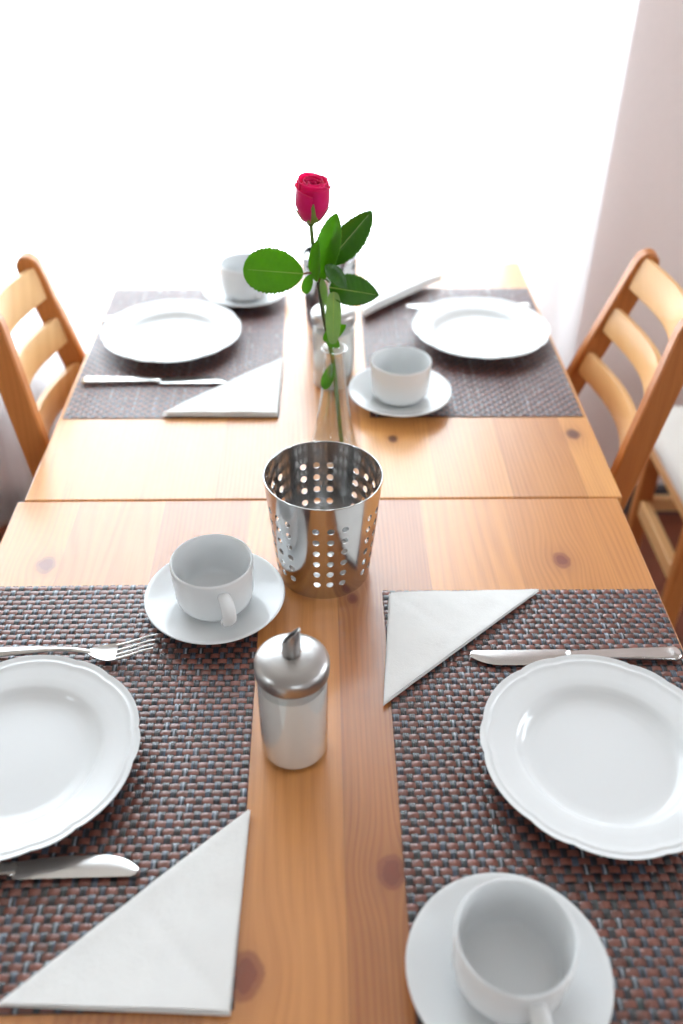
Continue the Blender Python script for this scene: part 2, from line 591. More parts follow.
# ------------------------------------------------------------------ placemats
def mat_mesh(W=.305, L=.44, nc=40, nr=61):
    pc, pr = W / nc, L / nr
    rng = random.Random(3)
    V, F, C = [], [], []
    zc, amp = .0014, .00062

    def strip(rows, cols):
        n = len(V)
        k = len(rows[0])
        for r, cl in zip(rows, cols):
            for p in r:
                V.append(p)
                C.append(cl)
        for j in range(len(rows) - 1):
            for i in range(k - 1):
                F.append((n + j * k + i, n + j * k + i + 1, n + (j + 1) * k + i + 1, n + (j + 1) * k + i))
    # backing, dark
    V.extend([(-W / 2, -L / 2, .0002), (W / 2, -L / 2, .0002), (W / 2, L / 2, .0002), (-W / 2, L / 2, .0002)])
    C.extend([(.03, .016, .014)] * 4)
    F.append((0, 1, 2, 3))
    # wefts: broad brown bands running across
    S = 6
    for j in range(nr):
        yc = -L / 2 + (j + .5) * pr
        base = Vector((.225, .074, .052)) * (0.80 + .45 * rng.random())
        rows, cols = [], []
        cell = [0.86 + .3 * rng.random() for _ in range(nc + 2)]
        for q in range(nc * S + 1):
            xx = -W / 2 + q * pc / S
            ph = PI * (xx + W / 2 - pc / 2) / pc + PI * j
            cz = math.cos(ph)
            zz = zc - .00028 + amp * (1 if cz > 0 else -1) * abs(cz) ** .8
            hw = pr * .40
            rows.append([(xx, yc - hw, zz - .00045), (xx, yc - hw * .5, zz - .00005), (xx, yc + hw * .5, zz - .00005), (xx, yc + hw, zz - .00045)])
            b = base * cell[q // S]
            cols.append(tuple(b))
        strip(rows, cols)
    # warps: three thin yarns side by side
    pal = [(.008, .009, .013), (.020, .028, .048), (.065, .09, .135), (.32, .36, .42), (.035, .058, .060)]
    wts = [.56, .26, .10, .02, .06]
    for i in range(nc):
        xc = -W / 2 + (i + .5) * pc
        for s in (-1, 0, 1):
            base = Vector(rng.choices(pal, wts)[0])
            if s == 0 and rng.random() < .6:
                base = Vector(pal[rng.choice((1, 2, 2, 3))])
            rows, cols = [], []
            xs = xc + s * pc * .24
            hw = pc * .122
            alt = Vector(rng.choices(pal, wts)[0])
            for q in range(nr * 4 + 1):
                yy = -L / 2 + q * pr / 4
                ph = PI * (yy + L / 2 - pr / 2) / pr + PI * i + PI
                cz = math.cos(ph)
                zz = zc + amp * (1 if cz > 0 else -1) * abs(cz) ** .6
                k = noise.noise(Vector((i * 3.1 + s, q * .02, 0.0)))
                if q % 8 == 0:
                    cellc = base if rng.random() < .55 else (alt if rng.random() < .6 else Vector(rng.choices(pal, [.44, .26, .18, .04 if s else .22, .06])[0]))
                b = cellc
                rows.append([(xs - hw, yy, zz - .00030), (xs, yy, zz + .00008), (xs + hw, yy, zz - .00030)])
                cols.append(tuple(b * (0.9 + .2 * rng.random())))
            strip(rows, cols)
    me = bpy.data.meshes.new('placemat')
    me.from_pydata(V, [], F)
    at = me.color_attributes.new('yarn', 'FLOAT_COLOR', 'POINT')
    flat = []
    for cl in C:
        flat += [cl[0], cl[1], cl[2], 1.0]
    at.data.foreach_set('color', flat)
    for p in me.polygons:
        p.use_smooth = True
    me.materials.append(M['woven'])
    me.update()
    return me


mm = mat_mesh()
for cx, cy, rz, sy, label in (
        (-0.2182, 0.5245, 0.004, 1.03, 'brown woven placemat under the fork, knife and plate left of the sugar dispenser'),
        (0.2190, 0.5080, -0.004, 1.045, 'brown woven placemat under the plate and cup right of the sugar dispenser'),
        (-0.2105, 1.3170, 0.002, 0.985, 'brown woven placemat on the far table left of the rose'),
        (0.2235, 1.3180, 0.0, 0.99, 'brown woven placemat on the far table right of the rose')):
    o = bpy.data.objects.new('placemat', mm)
    COL.objects.link(o)
    o.location = (cx, cy, TZ)
    o.rotation_euler = (0, 0, rz)
    o.scale = (1, sy, 1)
    tag(o, label, 'placemat', 'brown woven placemats')


# ------------------------------------------------------------------ crockery
def plate_mesh():
    R = .110
    NL = 6

    def lob(t):
        # a broad lobe and a small one in turn, meeting in soft notches
        u = (t * NL / (2 * PI)) % 1.0
        if u < .66:
            return math.sin(PI * u / .66) ** .55
        return .80 * math.sin(PI * (u - .66) / .34) ** .6

    up = [(0, .0046), (.03, .0046), (.056, .0048), (.064, .0054), (.069, .0072), (.0725, .0104), (.0752, .0134), (.0785, .0150), (.086, .0166),
          (.096, .0186), (.1006, .0196), (.1020, .0205), (.1034, .0206), (.1045, .0201), (.1065, .0208), (.1085, .0218), (.1098, .0222), (.1101, .0216)]
    dn = [(.1092, .0206), (.104, .0186), (.094, .0162), (.084, .0140), (.078, .0118), (.074, .0082), (.071, .0048), (.0690, .0012), (.0675, 0), (.0655, 0), (.064, .0018), (.05, .0022), (0, .0022)]
    prof = up + dn

    def mod(r, z, t, k):
        if r > .092:
            w = min(1, (r - .092) / .009)
            r = r - w * .0024 * (1 - lob(t))
        return r, z
    mb = MB().lathe(prof, 216, mod)
    return mb


def cup(root):
    prof = [(0, .0048), (.020, .0048), (.028, .0054), (.0345, .0082), (.0382, .0135), (.0392, .020), (.0400, .035), (.0408, .0535), (.0412, .0558),
            (.0422, .0568), (.0434, .0562), (.0438, .0545), (.0434, .045), (.0428, .030), (.0422, .019), (.0408, .0120), (.0370, .0062), (.0310, .0026), (.0290, .0008), (.0280, 0), (.0262, 0),
            (.0250, .0012), (0, .0014)]
    o = MB().lathe([(a * .985, b * 1.065) for a, b in prof], 72).build('cup_body', M['porcelain'], root, sharp=60)
    path = [(.0400, 0, .0470), (.0480, 0, .0480), (.0560, 0, .0468), (.0612, 0, .0425), (.0632, 0, .0360), (.0620, 0, .0285), (.0575, 0, .0210), (.0505, 0, .0160), (.0410, 0, .0140)]
    rad = [(.0070, .0040), (.0070, .0038), (.0072, .0036), (.0074, .0036), (.0075, .0036), (.0074, .0036), (.0070, .0036), (.0068, .0038), (.0068, .0040)]
    h = MB().tube(path, rad, 16, up=(0, 1, 0)).build('handle', M['porcelain'], root, sharp=60)
    sub = h.modifiers.new('sub', 'SUBSURF')
    sub.levels = sub.render_levels = 1
    return root


def saucer_mesh():
    prof = [(0, .0052), (.026, .0052), (.0285, .0056), (.0295, .0062), (.032, .0062), (.040, .0072), (.050, .0100), (.060, .0140), (.068, .0176), (.0715, .0192), (.0728, .0190), (.0732, .0180),
            (.0715, .0162), (.060, .0108), (.050, .0068), (.042, .0040), (.037, .0022), (.0355, 0), (.0330, 0), (.0318, .0018), (.02, .0024), (0, .0024)]
    return MB().lathe(prof, 84)


plate0 = plate_mesh().build('dinner_plate', M['porcelain'], sharp=50)
plate0.data.name = 'dinner_plate'
saucer0 = saucer_mesh().build('saucer', M['porcelain'], sharp=50)
cup0 = empty('coffee_cup', (0, 0, 0))
cup(cup0)

plates = [(-0.2730, 0.5140, 0.2, 'white dinner plate between fork and knife, cut by the left picture edge'),
          (0.2520, 0.5075, 0.05, 'white scalloped dinner plate right of the sugar dispenser, knife behind it'),
          (-0.2355, 1.3295, 0.4, 'white dinner plate on the far table, left of the rose'),
          (0.2603, 1.3385, 0.7, 'white dinner plate on the far table, right of the rose')]
for i, (x, y, rz, lab) in enumerate(plates):
    o = plate0 if i == 0 else plate0.copy()
    if i:
        COL.objects.link(o)
    o.location = (x, y, MAT_TOP)
    o.scale = (1.01, 1.01, 1)
    o.rotation_euler = (0, 0, rz)
    tag(o, lab, 'plate', 'white dinner plates')

sau = [(-0.1132, 0.7150, -70, 'beside the perforated steel pot'),
       (0.1340, 0.3150, -80, 'nearest the camera at the bottom edge'),
       (-0.1280, 1.4930, -60, 'on the far table behind the rose leaf'),
       (0.1154, 1.1435, 115, 'right of the glass vase on the far table')]
for i, (x, y, ang, where) in enumerate(sau):
    s = saucer0 if i == 0 else saucer0.copy()
    if i:
        COL.objects.link(s)
    s.location = (x, y, MAT_TOP)
    s.scale = (1.02, 1.02, 1)
    tag(s, 'white round saucer under the cup ' + where, 'saucer', 'white saucers')
    c = cup0 if i == 0 else copy_tree(cup0)
    c.location = (x, y, MAT_TOP + .0054)
    c.rotation_euler = (0, 0, math.radians(ang))
    tag(c, 'empty white coffee cup on a saucer ' + where, 'cup', 'white coffee cups')


# ------------------------------------------------------------------ cutlery
def make_knife():
    """tip at x = 0, handle towards +x, back of the blade towards +y"""
    root = empty('table_knife', (0, 0, 0))
    top, bot = [], []
    n = 26
    for i in range(n + 1):
        u = i / n
        u = u ** 1.5
        xx = .100 * u
        c = max(0, 1 - u / .07)
        ytop = .0075 - .0065 * (1 - math.sqrt(max(0, 1 - c * c)))
        belly = .0006 - .0131 * (1 - max(0, 1 - u / .42) ** 3.2) + .0045 * max(0, (u - .55) / .45) ** 1.5
        top.append((xx, ytop))
        bot.append((xx, min(belly, ytop - .0004)))
    rows = []
    for (x, yt), (_, yb) in zip(top, bot):
        m = (yt + yb) / 2
        zt = .0024
        rows.append([(x, yt, zt + .0007), (x, m + (yt - m) * .5, zt + .0011), (x, m, zt + .0008), (x, yb + .001, zt + .0002), (x, yb, zt),
                     (x, yb + .001, zt - .0002), (x, m, zt - .0006), (x, yt, zt - .0007)])
    mb = MB().grid(rows, wrap_u=True)
    k = len(rows[0])
    mb.f.append(tuple(range(k)))
    mb.f.append(tuple(len(mb.v) - k + i for i in range(k)))
    mb.build('blade', M['cutlery'], root, sharp=50)
    # bolster and handle
    rows = []
    m = 20
    prof = [(.0985, .0046, .0014), (.1005, .0062, .0022), (.1030, .0064, .0026), (.1045, .0052, .0024), (.112, .0054, .0026), (.13, .0060, .0029), (.16, .0070, .0032),
            (.19, .0082, .0034), (.206, .0089, .0035), (.2085, .0094, .0036), (.2105, .0090, .0035), (.2135, .0074, .0030), (.2152, .0045, .0022), (.2156, .0010, .0010)]
    for (x, ry, rz) in prof:
        row = []
        for q in range(m):
            a = 2 * PI * q / m
            ca, sa = math.cos(a), math.sin(a)
            e = .62
            yy = ry * (abs(ca) ** e) * (1 if ca > 0 else -1)
            zz = rz * (abs(sa) ** e) * (1 if sa > 0 else -1)
            if .106 < x < .207:      # raised rim along both sides
                zz *= 1 - .28 * (1 - min(1, abs(ca) / .8) ** 3)
            row.append((x, yy - .0012, .0036 + zz))
        rows.append(row)
    mb = MB().grid(rows, wrap_u=True)
    mb.f.append(tuple(range(m)))
    mb.f.append(tuple(len(mb.v) - m + i for i in range(m)))
    h = mb.build('handle', M['cutlery'], root, sharp=45)
    return root


def make_fork():
    """tines at x = 0, handle towards +x"""
    root = empty('table_fork', (0, 0, 0))

    def zc(x):     # bowl and tines rise again towards the tips
        pts = [(0, .0215), (.012, .0165), (.025, .0105), (.038, .0052), (.05, .0032), (.060, .0042), (.070, .0068), (.085, .0098), (.105, .0098), (.13, .0078), (.16, .0048), (.195, .0026)]
        def lerp(q):
            q = min(max(q, 0), .1949)
            for (a, za), (b, zb) in zip(pts, pts[1:]):
                if a <= q <= b:
                    return za + (zb - za) * (q - a) / (b - a)
        return sum(lerp(x + .002 * k) for k in range(-4, 5)) / 9
    th = .0009
    # head
    rows = []
    for i in range(17):
        x = .040 + .028 * i / 16
        u = i / 16
        w = .0118 * (1 - u ** 2.2) + .0036 * u ** 2.2
        dish = .0016 * (1 - u)
        row = []
        for k in range(9):
            a = -1 + k / 4
            row.append((x, w * a, zc(x) + th + dish * a * a))
        for k in range(8, -1, -1):
            a = -1 + k / 4
            row.append((x, w * a * .98, zc(x) - th + dish * a * a))
        rows.append(row)
    mb = MB().grid(rows, wrap_u=True)
    k = len(rows[0])
    mb.f.append(tuple(range(k)))
    mb.f.append(tuple(len(mb.v) - k + i for i in range(k)))
    head = mb.build('head', M['cutlery'], root, sharp=50)
    for j in range(4):
        y = -.0096 + .0064 * j
        path, rad = [], []
        for i in range(12):
            x = .042 * (1 - i / 11)
            dish = .0016 * (y / .0118) ** 2
            path.append((x, y * (1 - .04 * i / 11), zc(x) + dish))
            rad.append((.0010 if i < 10 else .0007, .0021 - .0011 * (i / 11) ** 2))
        MB().tube(path, rad, 10, up=(0, 0, 1)).build('tine', M['cutlery'], head, sharp=60)
    path, rad = [], []
    for i in range(25):
        x = .066 + .129 * i / 24
        u = i / 24
        path.append((x, 0, zc(x)))
        hw = .0034 - .0004 * math.sin(PI * min(1, u * 2.4)) + .0058 * max(0, (u - .25) / .75) ** 1.1
        if i == 24:
            hw *= .45
        elif i == 23:
            hw *= .86
        rad.append((.0014 + .0008 * u if i < 24 else .0008, hw))
    MB().tube(path, rad, 14, up=(0, 0, 1)).build('handle', M['cutlery'], root, sharp=60)
    return root


kn = make_knife()
knives = [(0.1502, 0.6355, 0.004, 'steel table knife lying behind the plate right of the sugar dispenser'),
          (-0.1486, 0.4080, PI + .012, 'steel table knife between the plate and the napkin left of the sugar dispenser'),
          (-0.1385, 1.1975, PI + .002, 'steel table knife beside the napkin on the far table'),
          (0.1498, 1.4545, -.014, 'steel table knife behind the plate on the far table')]
for i, (x, y, rz, lab) in enumerate(knives):
    o = kn if i == 0 else copy_tree(kn)
    o.location = (x, y, MAT_TOP - .0001)
    o.rotation_euler = (0, 0, rz)
    tag(o, lab, 'knife', 'steel table knives')
fk = make_fork()
for i, (x, y, rz, lab) in enumerate([(-0.1665, 0.6425, PI - .02, 'steel table fork above the plate left of the sugar dispenser'),
                                     (-0.1720, 1.4370, PI + .18, 'steel table fork behind the plate on the far table')]):
    o = fk if i == 0 else copy_tree(fk)
    o.location = (x, y, MAT_TOP - .0003)
    o.rotation_euler = (0, 0, rz)
    tag(o, lab, 'fork', 'steel table forks')


# ------------------------------------------------------------------ napkins
def napkin(A, B, C, z, label, seed=0, h=.0030, puff=.0018, lift=0.0):
    """A = right-angle corner, B and C the ends of the folded edge; two folded leaves on each other"""
    A, B, C = Vector((*A, 0)), Vector((*B, 0)), Vector((*C, 0))
    o0 = (A + B + C) / 3
    mb = MB()
    n = 34

    def leaf(A, B, C, z0, th, sd, lift2):
        idx = {}
        top, bot = [], []
        for i in range(n + 1):
            for j in range(n + 1 - i):
                a, b = i / n, j / n
                c = 1 - a - b
                p = A * c + B * a + C * b
                dh = c                      # 0 on the folded edge
                de = min(a, b)
                w = noise.noise(Vector((p.x * 26 + sd, p.y * 26, sd * 1.7))) * .0014 + noise.noise(Vector((p.x * 70, p.y * 70 + sd, 2.0))) * .0004
                crease = -.0009 * math.exp(-((a - b) / .03) ** 2) * (1 if c > .12 else 0)
                fold = puff * math.exp(-(dh / .09) ** 2) * (1 - math.exp(-(min(a, b) / .12) ** 2) * .7)
                # round the folded edge over
                rnd = -(th * .5) * max(0, 1 - dh / .012) ** 2
                zt = z0 + th + w + crease + fold + rnd + lift2 * (1 - dh) ** 2
                zb = z0 + max(0.0, (fold + lift2 * (1 - dh) ** 2) * .55) + (th * .3 * max(0, 1 - dh / .012) ** 2)
                idx[(i, j)] = len(top)
                top.append((p - o0) + Vector((0, 0, max(zt, zb + .0004))))
                bot.append((p - o0) + Vector((0, 0, zb)))
        N = len(top)
        faces = []
        for i in range(n):
            for j in range(n - i):
                q = (idx[(i, j)], idx[(i + 1, j)], idx[(i, j + 1)])
                faces.append(q)
                faces.append(tuple(N + k for k in q[::-1]))
                if j < n - i - 1:
                    q = (idx[(i + 1, j)], idx[(i + 1, j + 1)], idx[(i, j + 1)])
                    faces.append(q)
                    faces.append(tuple(N + k for k in q[::-1]))
        rim = [idx[(i, 0)] for i in range(n + 1)] + [idx[(n - k, k)] for k in range(1, n + 1)] + [idx[(0, n - k)] for k in range(1, n)]
        for k in range(len(rim)):
            a, b = rim[k], rim[(k + 1) % len(rim)]
            faces.append((a, b, N + b, N + a))
        mb.add(top + bot, faces)
    u = (B - A).normalized()
    v = (C - A).normalized()
    leaf(A, B, C, 0, h * .5, seed, lift)
    leaf(A + u * .0022 + v * .0012, B - u * .001 + v * .001, C + u * .0006 - v * .0016, h * .5 + .0014, h * .5, seed + 5.3, lift * 1.15)
    o = mb.build('paper_napkin', M['paper'], sharp=50)
    o.location = (o0.x, o0.y, z)
    tag(o, label, 'napkin', 'folded white paper napkins')
    return o


napkin((.0743, .7310), (.2406, .7332), (.0590, .5740), MAT_TOP, 'white paper napkin folded to a triangle behind the right-hand near plate', 1)
napkin((-.0670, .2935), (-.0620, .4610), (-.2345, .3030), MAT_TOP, 'white paper napkin folded to a triangle in front of the left-hand near knife', 2)
napkin((-.0600, 1.0990), (-.0562, 1.2650), (-.2225, 1.1020), MAT_TOP, 'white paper napkin folded to a triangle left of the vase on the far table', 3, h=.005)
napkin((.0700, 1.5600), (.0740, 1.4020), (.2220, 1.5500), MAT_TOP, 'white paper napkin folded to a triangle at the curtain end of the far table', 4, h=.006, puff=.005, lift=.010)


# ------------------------------------------------------------------ perforated steel pot
def perforated_pot():
    H, r0, r1 = .131, .0512, .0628

    def rad(z):
        return r0 + (r1 - r0) * (z / H) ** .85
    groups, cols, pitch, rows = 6, 3, math.radians(14.8), 6
    span = 2 * PI / groups
    zlo, zp, hr = .0148, .0157, .0039
    off = math.radians(-90 + 7) - 1.5 * pitch
    V, F = [], []

    def add_grid(us, zs):
        n = len(V)
        for z in zs:
            for u in us:
                V.append((rad(z) * math.cos(u), rad(z) * math.sin(u), z))
        k = len(us)
        for j in range(len(zs) - 1):
            for i in range(k - 1):
                F.append((n + j * k + i, n + j * k + i + 1, n + (j + 1) * k + i + 1, n + (j + 1) * k + i))
    SUB = 4
    zrows = [zlo + zp * k / SUB for k in range(rows * SUB + 1)]
    low = [.0, .003, .007, .011, zlo]
    high = [zrows[-1] + (H - zrows[-1]) * k / 4 for k in range(5)]
    for g in range(groups):
        u0 = off + g * span
        for c in range(cols):
            ua = u0 + c * pitch
            us = [ua + pitch * k / SUB for k in range(SUB + 1)]
            add_grid(us, low)
            add_grid(us, high)
            for r in range(rows):
                za = zlo + r * zp
                per = []
                for k in range(SUB):
                    per.append((us[k], za))
                for k in range(SUB):
                    per.append((us[SUB], za + zp * k / SUB))
                for k in range(SUB):
                    per.append((us[SUB - k], za + zp))
                for k in range(SUB):
                    per.append((us[0], za + zp - zp * k / SUB))
                uc, zc = ua + pitch / 2, za + zp / 2
                n = len(V)
                m = len(per)
                for u, z in per:
                    V.append((rad(z) * math.cos(u), rad(z) * math.sin(u), z))
                for k in range(m):
                    a = -PI * 3 / 4 + 2 * PI * k / m
                    u = uc + hr * math.cos(a) / rad(zc)
                    z = zc + hr * math.sin(a)
                    V.append((rad(z) * math.cos(u), rad(z) * math.sin(u), z))
                for k in range(m):
                    k2 = (k + 1) % m
                    F.append((n + k, n + k2, n + m + k2, n + m + k))
        ua = u0 + cols * pitch
        us = [ua + (span - cols * pitch) * k / 3 for k in range(4)]
        add_grid(us, low)
        add_grid(us, zrows)
        add_grid(us, high)
    root = empty('steel_cutlery_pot', (.003, .7785, TZ))
    o = mesh_obj('perforated_wall', V, F, M['steel'], root)
    recalc(o)
    for p in o.data.polygons:
        p.use_smooth = True
    thicken(o, .0009)
    MB().lathe([(0, .0030), (.046, .0030), (.0500, .0036), (.0504, .0024), (.0498, .0012), (0, .0012)], 72).build('base', M['steel'], root, sharp=50)
    path = [(rad(H) * math.cos(2 * PI * k / 96) * .993, rad(H) * math.sin(2 * PI * k / 96) * .993) for k in range(96)]
    rows_ = []
    for k in range(96):
        a = 2 * PI * k / 96
        rows_.append([((rad(H) - .0005 + .00075 * math.cos(q * PI / 4)) * math.cos(a), (rad(H) - .0005 + .00075 * math.cos(q * PI / 4)) * math.sin(a), H + .0007 * math.sin(q * PI / 4)) for q in range(8)])
    MB().grid(rows_, wrap_u=True, wrap_v=True).build('rim', M['steel'], root, sharp=180)
    tag(root, 'round stainless steel pot with rows of punched holes at the table middle', 'cutlery holder')
    return root


perforated_pot()


def steel_tumbler():
    """plain steel cup with one row of holes under its rim"""
    H, r0, r1 = .141, .036, .0432
    root = empty('steel_holder', (.0170, 1.350, TZ))

    def rad(z):
        return r0 + (r1 - r0) * (z / H)
    V, F = [], []
    N, SUB = 10, 4
    pitch = 2 * PI / N
    z0, zp, hr = .121, .0150, .0052

    def pt(u, z):
        return (rad(z) * math.cos(u), rad(z) * math.sin(u), z)
    off = math.radians(-90) + pitch * .1
    for c in range(N):
        ua = off + c * pitch
        us = [ua + pitch * k / 8 for k in range(9)]
        for zs in ([0, .03, .06, .09, z0], [z0 + zp, H]):
            n = len(V)
            for z in zs:
                V += [pt(u, z) for u in us]
            for j in range(len(zs) - 1):
                for i in range(8):
                    F.append((n + j * 9 + i, n + j * 9 + i + 1, n + (j + 1) * 9 + i + 1, n + (j + 1) * 9 + i))
        per = [(us[k], z0) for k in range(8)] + [(us[8], z0 + zp * k / 4) for k in range(4)] + [(us[8 - k], z0 + zp) for k in range(8)] + [(us[0], z0 + zp - zp * k / 4) for k in range(4)]
        n, m = len(V), len(per)
        V += [pt(u, z) for u, z in per]
        uc, zc = ua + pitch / 2, z0 + zp / 2
        for (u, z) in per:
            a = math.atan2((z - zc), (u - uc) * rad(zc))
            V.append(pt(uc + hr * math.cos(a) / rad(zc), zc + hr * math.sin(a)))
        for k in range(m):
            F.append((n + k, n + (k + 1) % m, n + m + (k + 1) % m, n + m + k))
    o = mesh_obj('wall', V, F, M['steel'], root)
    recalc(o)
    for p in o.data.polygons:
        p.use_smooth = True
    thicken(o, .0010)
    MB().lathe([(0, .0028), (.033, .0028), (.0349, .0030), (.0349, .0012), (0, .0012)], 48).build('base', M['steel'], root, sharp=50)
    rows_ = []
    for k in range(72):
        a = 2 * PI * k / 72
        rows_.append([((rad(H) - .0008 + .0013 * math.cos(q * PI / 4)) * math.cos(a), (rad(H) - .0008 + .0013 * math.cos(q * PI / 4)) * math.sin(a), H + .0012 * math.sin(q * PI / 4)) for q in range(8)])
    MB().grid(rows_, wrap_u=True, wrap_v=True).build('rim', M['steel'], root, sharp=180)
    tag(root, 'tall steel holder with holes under its rim, behind the rose', 'cutlery holder')


steel_tumbler()


# ------------------------------------------------------------------ sugar dispensers
def sugar_dispenser():
    root = empty('sugar_dispenser', (-.0252, .5305, TZ))
    R = .0305
    MB().lathe([(0, .0), (.024, 0), (.0285, .0004), (.0302, .0020), (R, .005), (R, .098), (.0300, .1005), (.0292, .1020), (.0292, .108), (.0280, .108), (.0280, .1020), (.0292, .0995),
                (.0299, .0970), (.0299, .0060), (.0290, .0034), (.026, .0022), (0, .0022)], 64).build('glass_jar', M['glass'], root, sharp=60)

    def mod(r, z, t, k):
        if z > .08 and r > .001:
            z += .0022 * math.sin(t + .8) * (r / .0284)
        return r, z
    MB().lathe([(0, .0024), (.025, .0024), (.0285, .0038), (.0297, .0062), (.0297, .05), (.0297, .0905), (.0297, .0920), (.020, .0935), (.010, .0940), (0, .0945)], 56, mod).build('sugar', M['sugar'], root, sharp=50)
    prof = [(.0296, .1000), (.0316, .0998), (.0320, .1004), (.0322, .1090), (.0320, .1120), (.0312, .1140), (.0285, .1166), (.0235, .1192), (.0170, .1210), (.0105, .1219), (.0086, .1222), (.0086, .1205), (.017, .1195),
            (.0235, .1178), (.0280, .1150), (.0305, .1120), (.0308, .1090), (.0306, .1010), (.0296, .1000)]
    MB().lathe([(r_, z_ + .0022) for r_, z_ in prof], 72).build('lid', M['brushed'], root, sharp=45)
    # slanted pouring spout
    n = 40
    r = .0078

    def ztop(a):
        return .1445 + .0092 * math.cos(a + math.radians(27))
    rows = []
    for k, rr in ((0, r), (1, r), (1, r - .0007), (0, r - .0007)):
        row = []
        for i in range(n):
            a = 2 * PI * i / n
            row.append((rr * math.cos(a), rr * math.sin(a), ztop(a) if k else .1000))
        rows.append(row)
    MB().grid(rows, wrap_u=True, wrap_v=True).build('spout', M['brushed'], root, sharp=45)
    return root


sd = sugar_dispenser()
tag(sd, 'glass sugar dispenser with brushed steel lid in the foreground, full of sugar', 'sugar dispenser', 'sugar dispensers')
s2 = copy_tree(sd)
s2.location = (.0200, 1.2000, TZ)
s2.rotation_euler = (0, 0, math.radians(60))
tag(s2, 'glass sugar dispenser with steel lid directly behind the rose vase', 'sugar dispenser', 'sugar dispensers')

# ------------------------------------------------------------------ vase
vase = MB().lathe([(0, 0), (.030, 0), (.0332, .0012), (.0342, .004), (.0335, .012), (.0288, .030), (.0228, .060), (.0182, .090), (.0148, .120), (.0125, .143), (.0119, .152), (.0131, .157), (.0152, .1600), (.0160, .1610), (.0158, .1622), (.0148, .1624),
                   (.0120, .1580), (.0105, .152), (.0110, .143), (.0132, .120), (.0166, .090), (.0211, .060), (.0270, .030), (.0310, .014), (.030, .010), (.026, .0085), (0, .0085)], 56).build('bud_vase', M['vase_glass'], sharp=60)
vase.location = (.0180, 1.0, TZ)
tag(vase, 'slender clear glass vase holding the rose', 'vase')

# ------------------------------------------------------------------ rose
RO = Vector((.018, 1.0, TZ))
rose = empty('rose', RO)
tag(rose, 'single pink-red rose with green leaves standing in the glass vase', 'flower')


def smooth_path(pts, n=8):
    pts = [Vector(p) for p in pts]
    out = []
    for i in range(len(pts) - 1):
        p0 = pts[max(i - 1, 0)]
        p1, p2 = pts[i], pts[i + 1]
        p3 = pts[min(i + 2, len(pts) - 1)]
        for k in range(n):
            t = k / n
            out.append(0.5 * ((2 * p1) + (p2 - p0) * t + (2 * p0 - 5 * p1 + 4 * p2 - p3) * t * t + (3 * p1 - p0 - 3 * p2 + p3) * t ** 3))
    out.append(pts[-1])
    return out


def W(p):      # table-top coordinates to the rose's own
    return Vector((p[0], p[1], p[2] + TZ)) - RO


main = [(-.0088, 1.0, .3200), (-.0066, 1.0, .290), (-.0020, .998, .2650), (.0010, .996, .2440), (.0045, .995, .2120), (.0110, .996, .1760), (.0155, .9985, .1520), (.0185, 1.0, .1280), (.0210, 1.002, .1000), (.0245, 1.006, .0600), (.0290, 1.012, .0130)]
pth = smooth_path([W(p) for p in main], 6)
MB().tube(pth, [.0021 + .0006 * min(1, i / 20) for i in range(len(pth))], 12).build('stem', M['stem'], rose, sharp=180)
pth = smooth_path([W(p) for p in [(-.0015, .990, .2520), (.0020, .989, .2250), (.0055, .990, .2030), (.0105, .994, .1800)]], 6)
MB().tube(pth, [.0016] * len(pth), 10).build('side_stem', M['stem_dark'], rose, sharp=180)
pth = smooth_path([W(p) for p in [(-.0180, .985, .2640), (-.0100, .988, .2640), (-.0045, .992, .2600), (.0005, .995, .2520)]], 6)
MB().tube(pth, [.0011 + .0012 * i / len(pth) for i in range(len(pth))], 10).build('leaf_stalk', M['node'], rose, sharp=180)
pth = smooth_path([W(p) for p in [(.0120, .982, .2550), (.0085, .988, .2560), (.0040, .993, .2540), (.0010, .996, .2480)]], 6)
MB().tube(pth, [.0010 + .0008 * i / len(pth) for i in range(len(pth))], 10).build('leaf_stalk', M['stem'], rose, sharp=180)
pth = smooth_path([W(p) for p in [(.0090, 1.008, .2700), (.0050, 1.002, .2620), (.0015, .997, .2500)]], 6)
MB().tube(pth, [.0010 + .0008 * i / len(pth) for i in range(len(pth))], 10).build('leaf_stalk', M['stem'], rose, sharp=180)


def leaf(base, tip, width, nrm, mat, fold=.25, droop=.0, ser=.10, wave=.0, vein=True, lean=0.0, pa=.62, pb=.92):
    """ovate serrated blade from base to tip; nrm = the way the upper side faces"""
    b, e = W(base), W(tip)
    ax = e - b
    L = ax.length
    ax.normalize()
    nv = Vector(nrm)
    nv = (nv - ax * nv.dot(ax)).normalized()
    sd = ax.cross(nv).normalized()
    n, m = 52, 6
    pk = pa / (pa + pb)
    top = pk ** pa * (1 - pk) ** pb
    rows = []
    for i in range(n + 1):
        u = i / n
        w = width / 2 * (u ** pa * (1 - u) ** pb) / top if 0 < u < 1 else 0.0
        if 0 < u < 1:
            w *= 1 + ser * (((u * 15) % 1.0) - .5) * min(1, u * 6)
        c = b + ax * (L * u) + nv * (droop * L * math.sin(PI * u)) + sd * (lean * L * math.sin(PI * u))
        row = []
        for k in range(-m, m + 1):
            a = k / m
            s = abs(a)
            z = fold * w * (s ** 1.2) + wave * L * math.sin(u * 9 + a * 1.3) * s
            z += -.0006 * math.sin(PI * ((u * 9 + s * 1.6) % 1.0)) * math.sin(PI * s)     # side veins
            row.append(c + sd * (w * a) + nv * z - ax * (0 if s < 1e-6 else 0))
        rows.append(row)
    o = MB().grid(rows).build('leaf', mat, rose, sharp=180, fix=False)
    sm = o.modifiers.new('solid', 'SOLIDIFY')
    sm.thickness = .00035
    sm.offset = 0
    if vein:
        cl = [rows[i][m] + nv * .0002 for i in range(0, n - 2, 2)]
        MB().tube(cl, [.00065 * (1 - .75 * i / len(cl)) for i in range(len(cl))], 8).build('midrib', M['vein'], o, sharp=180)
    return o


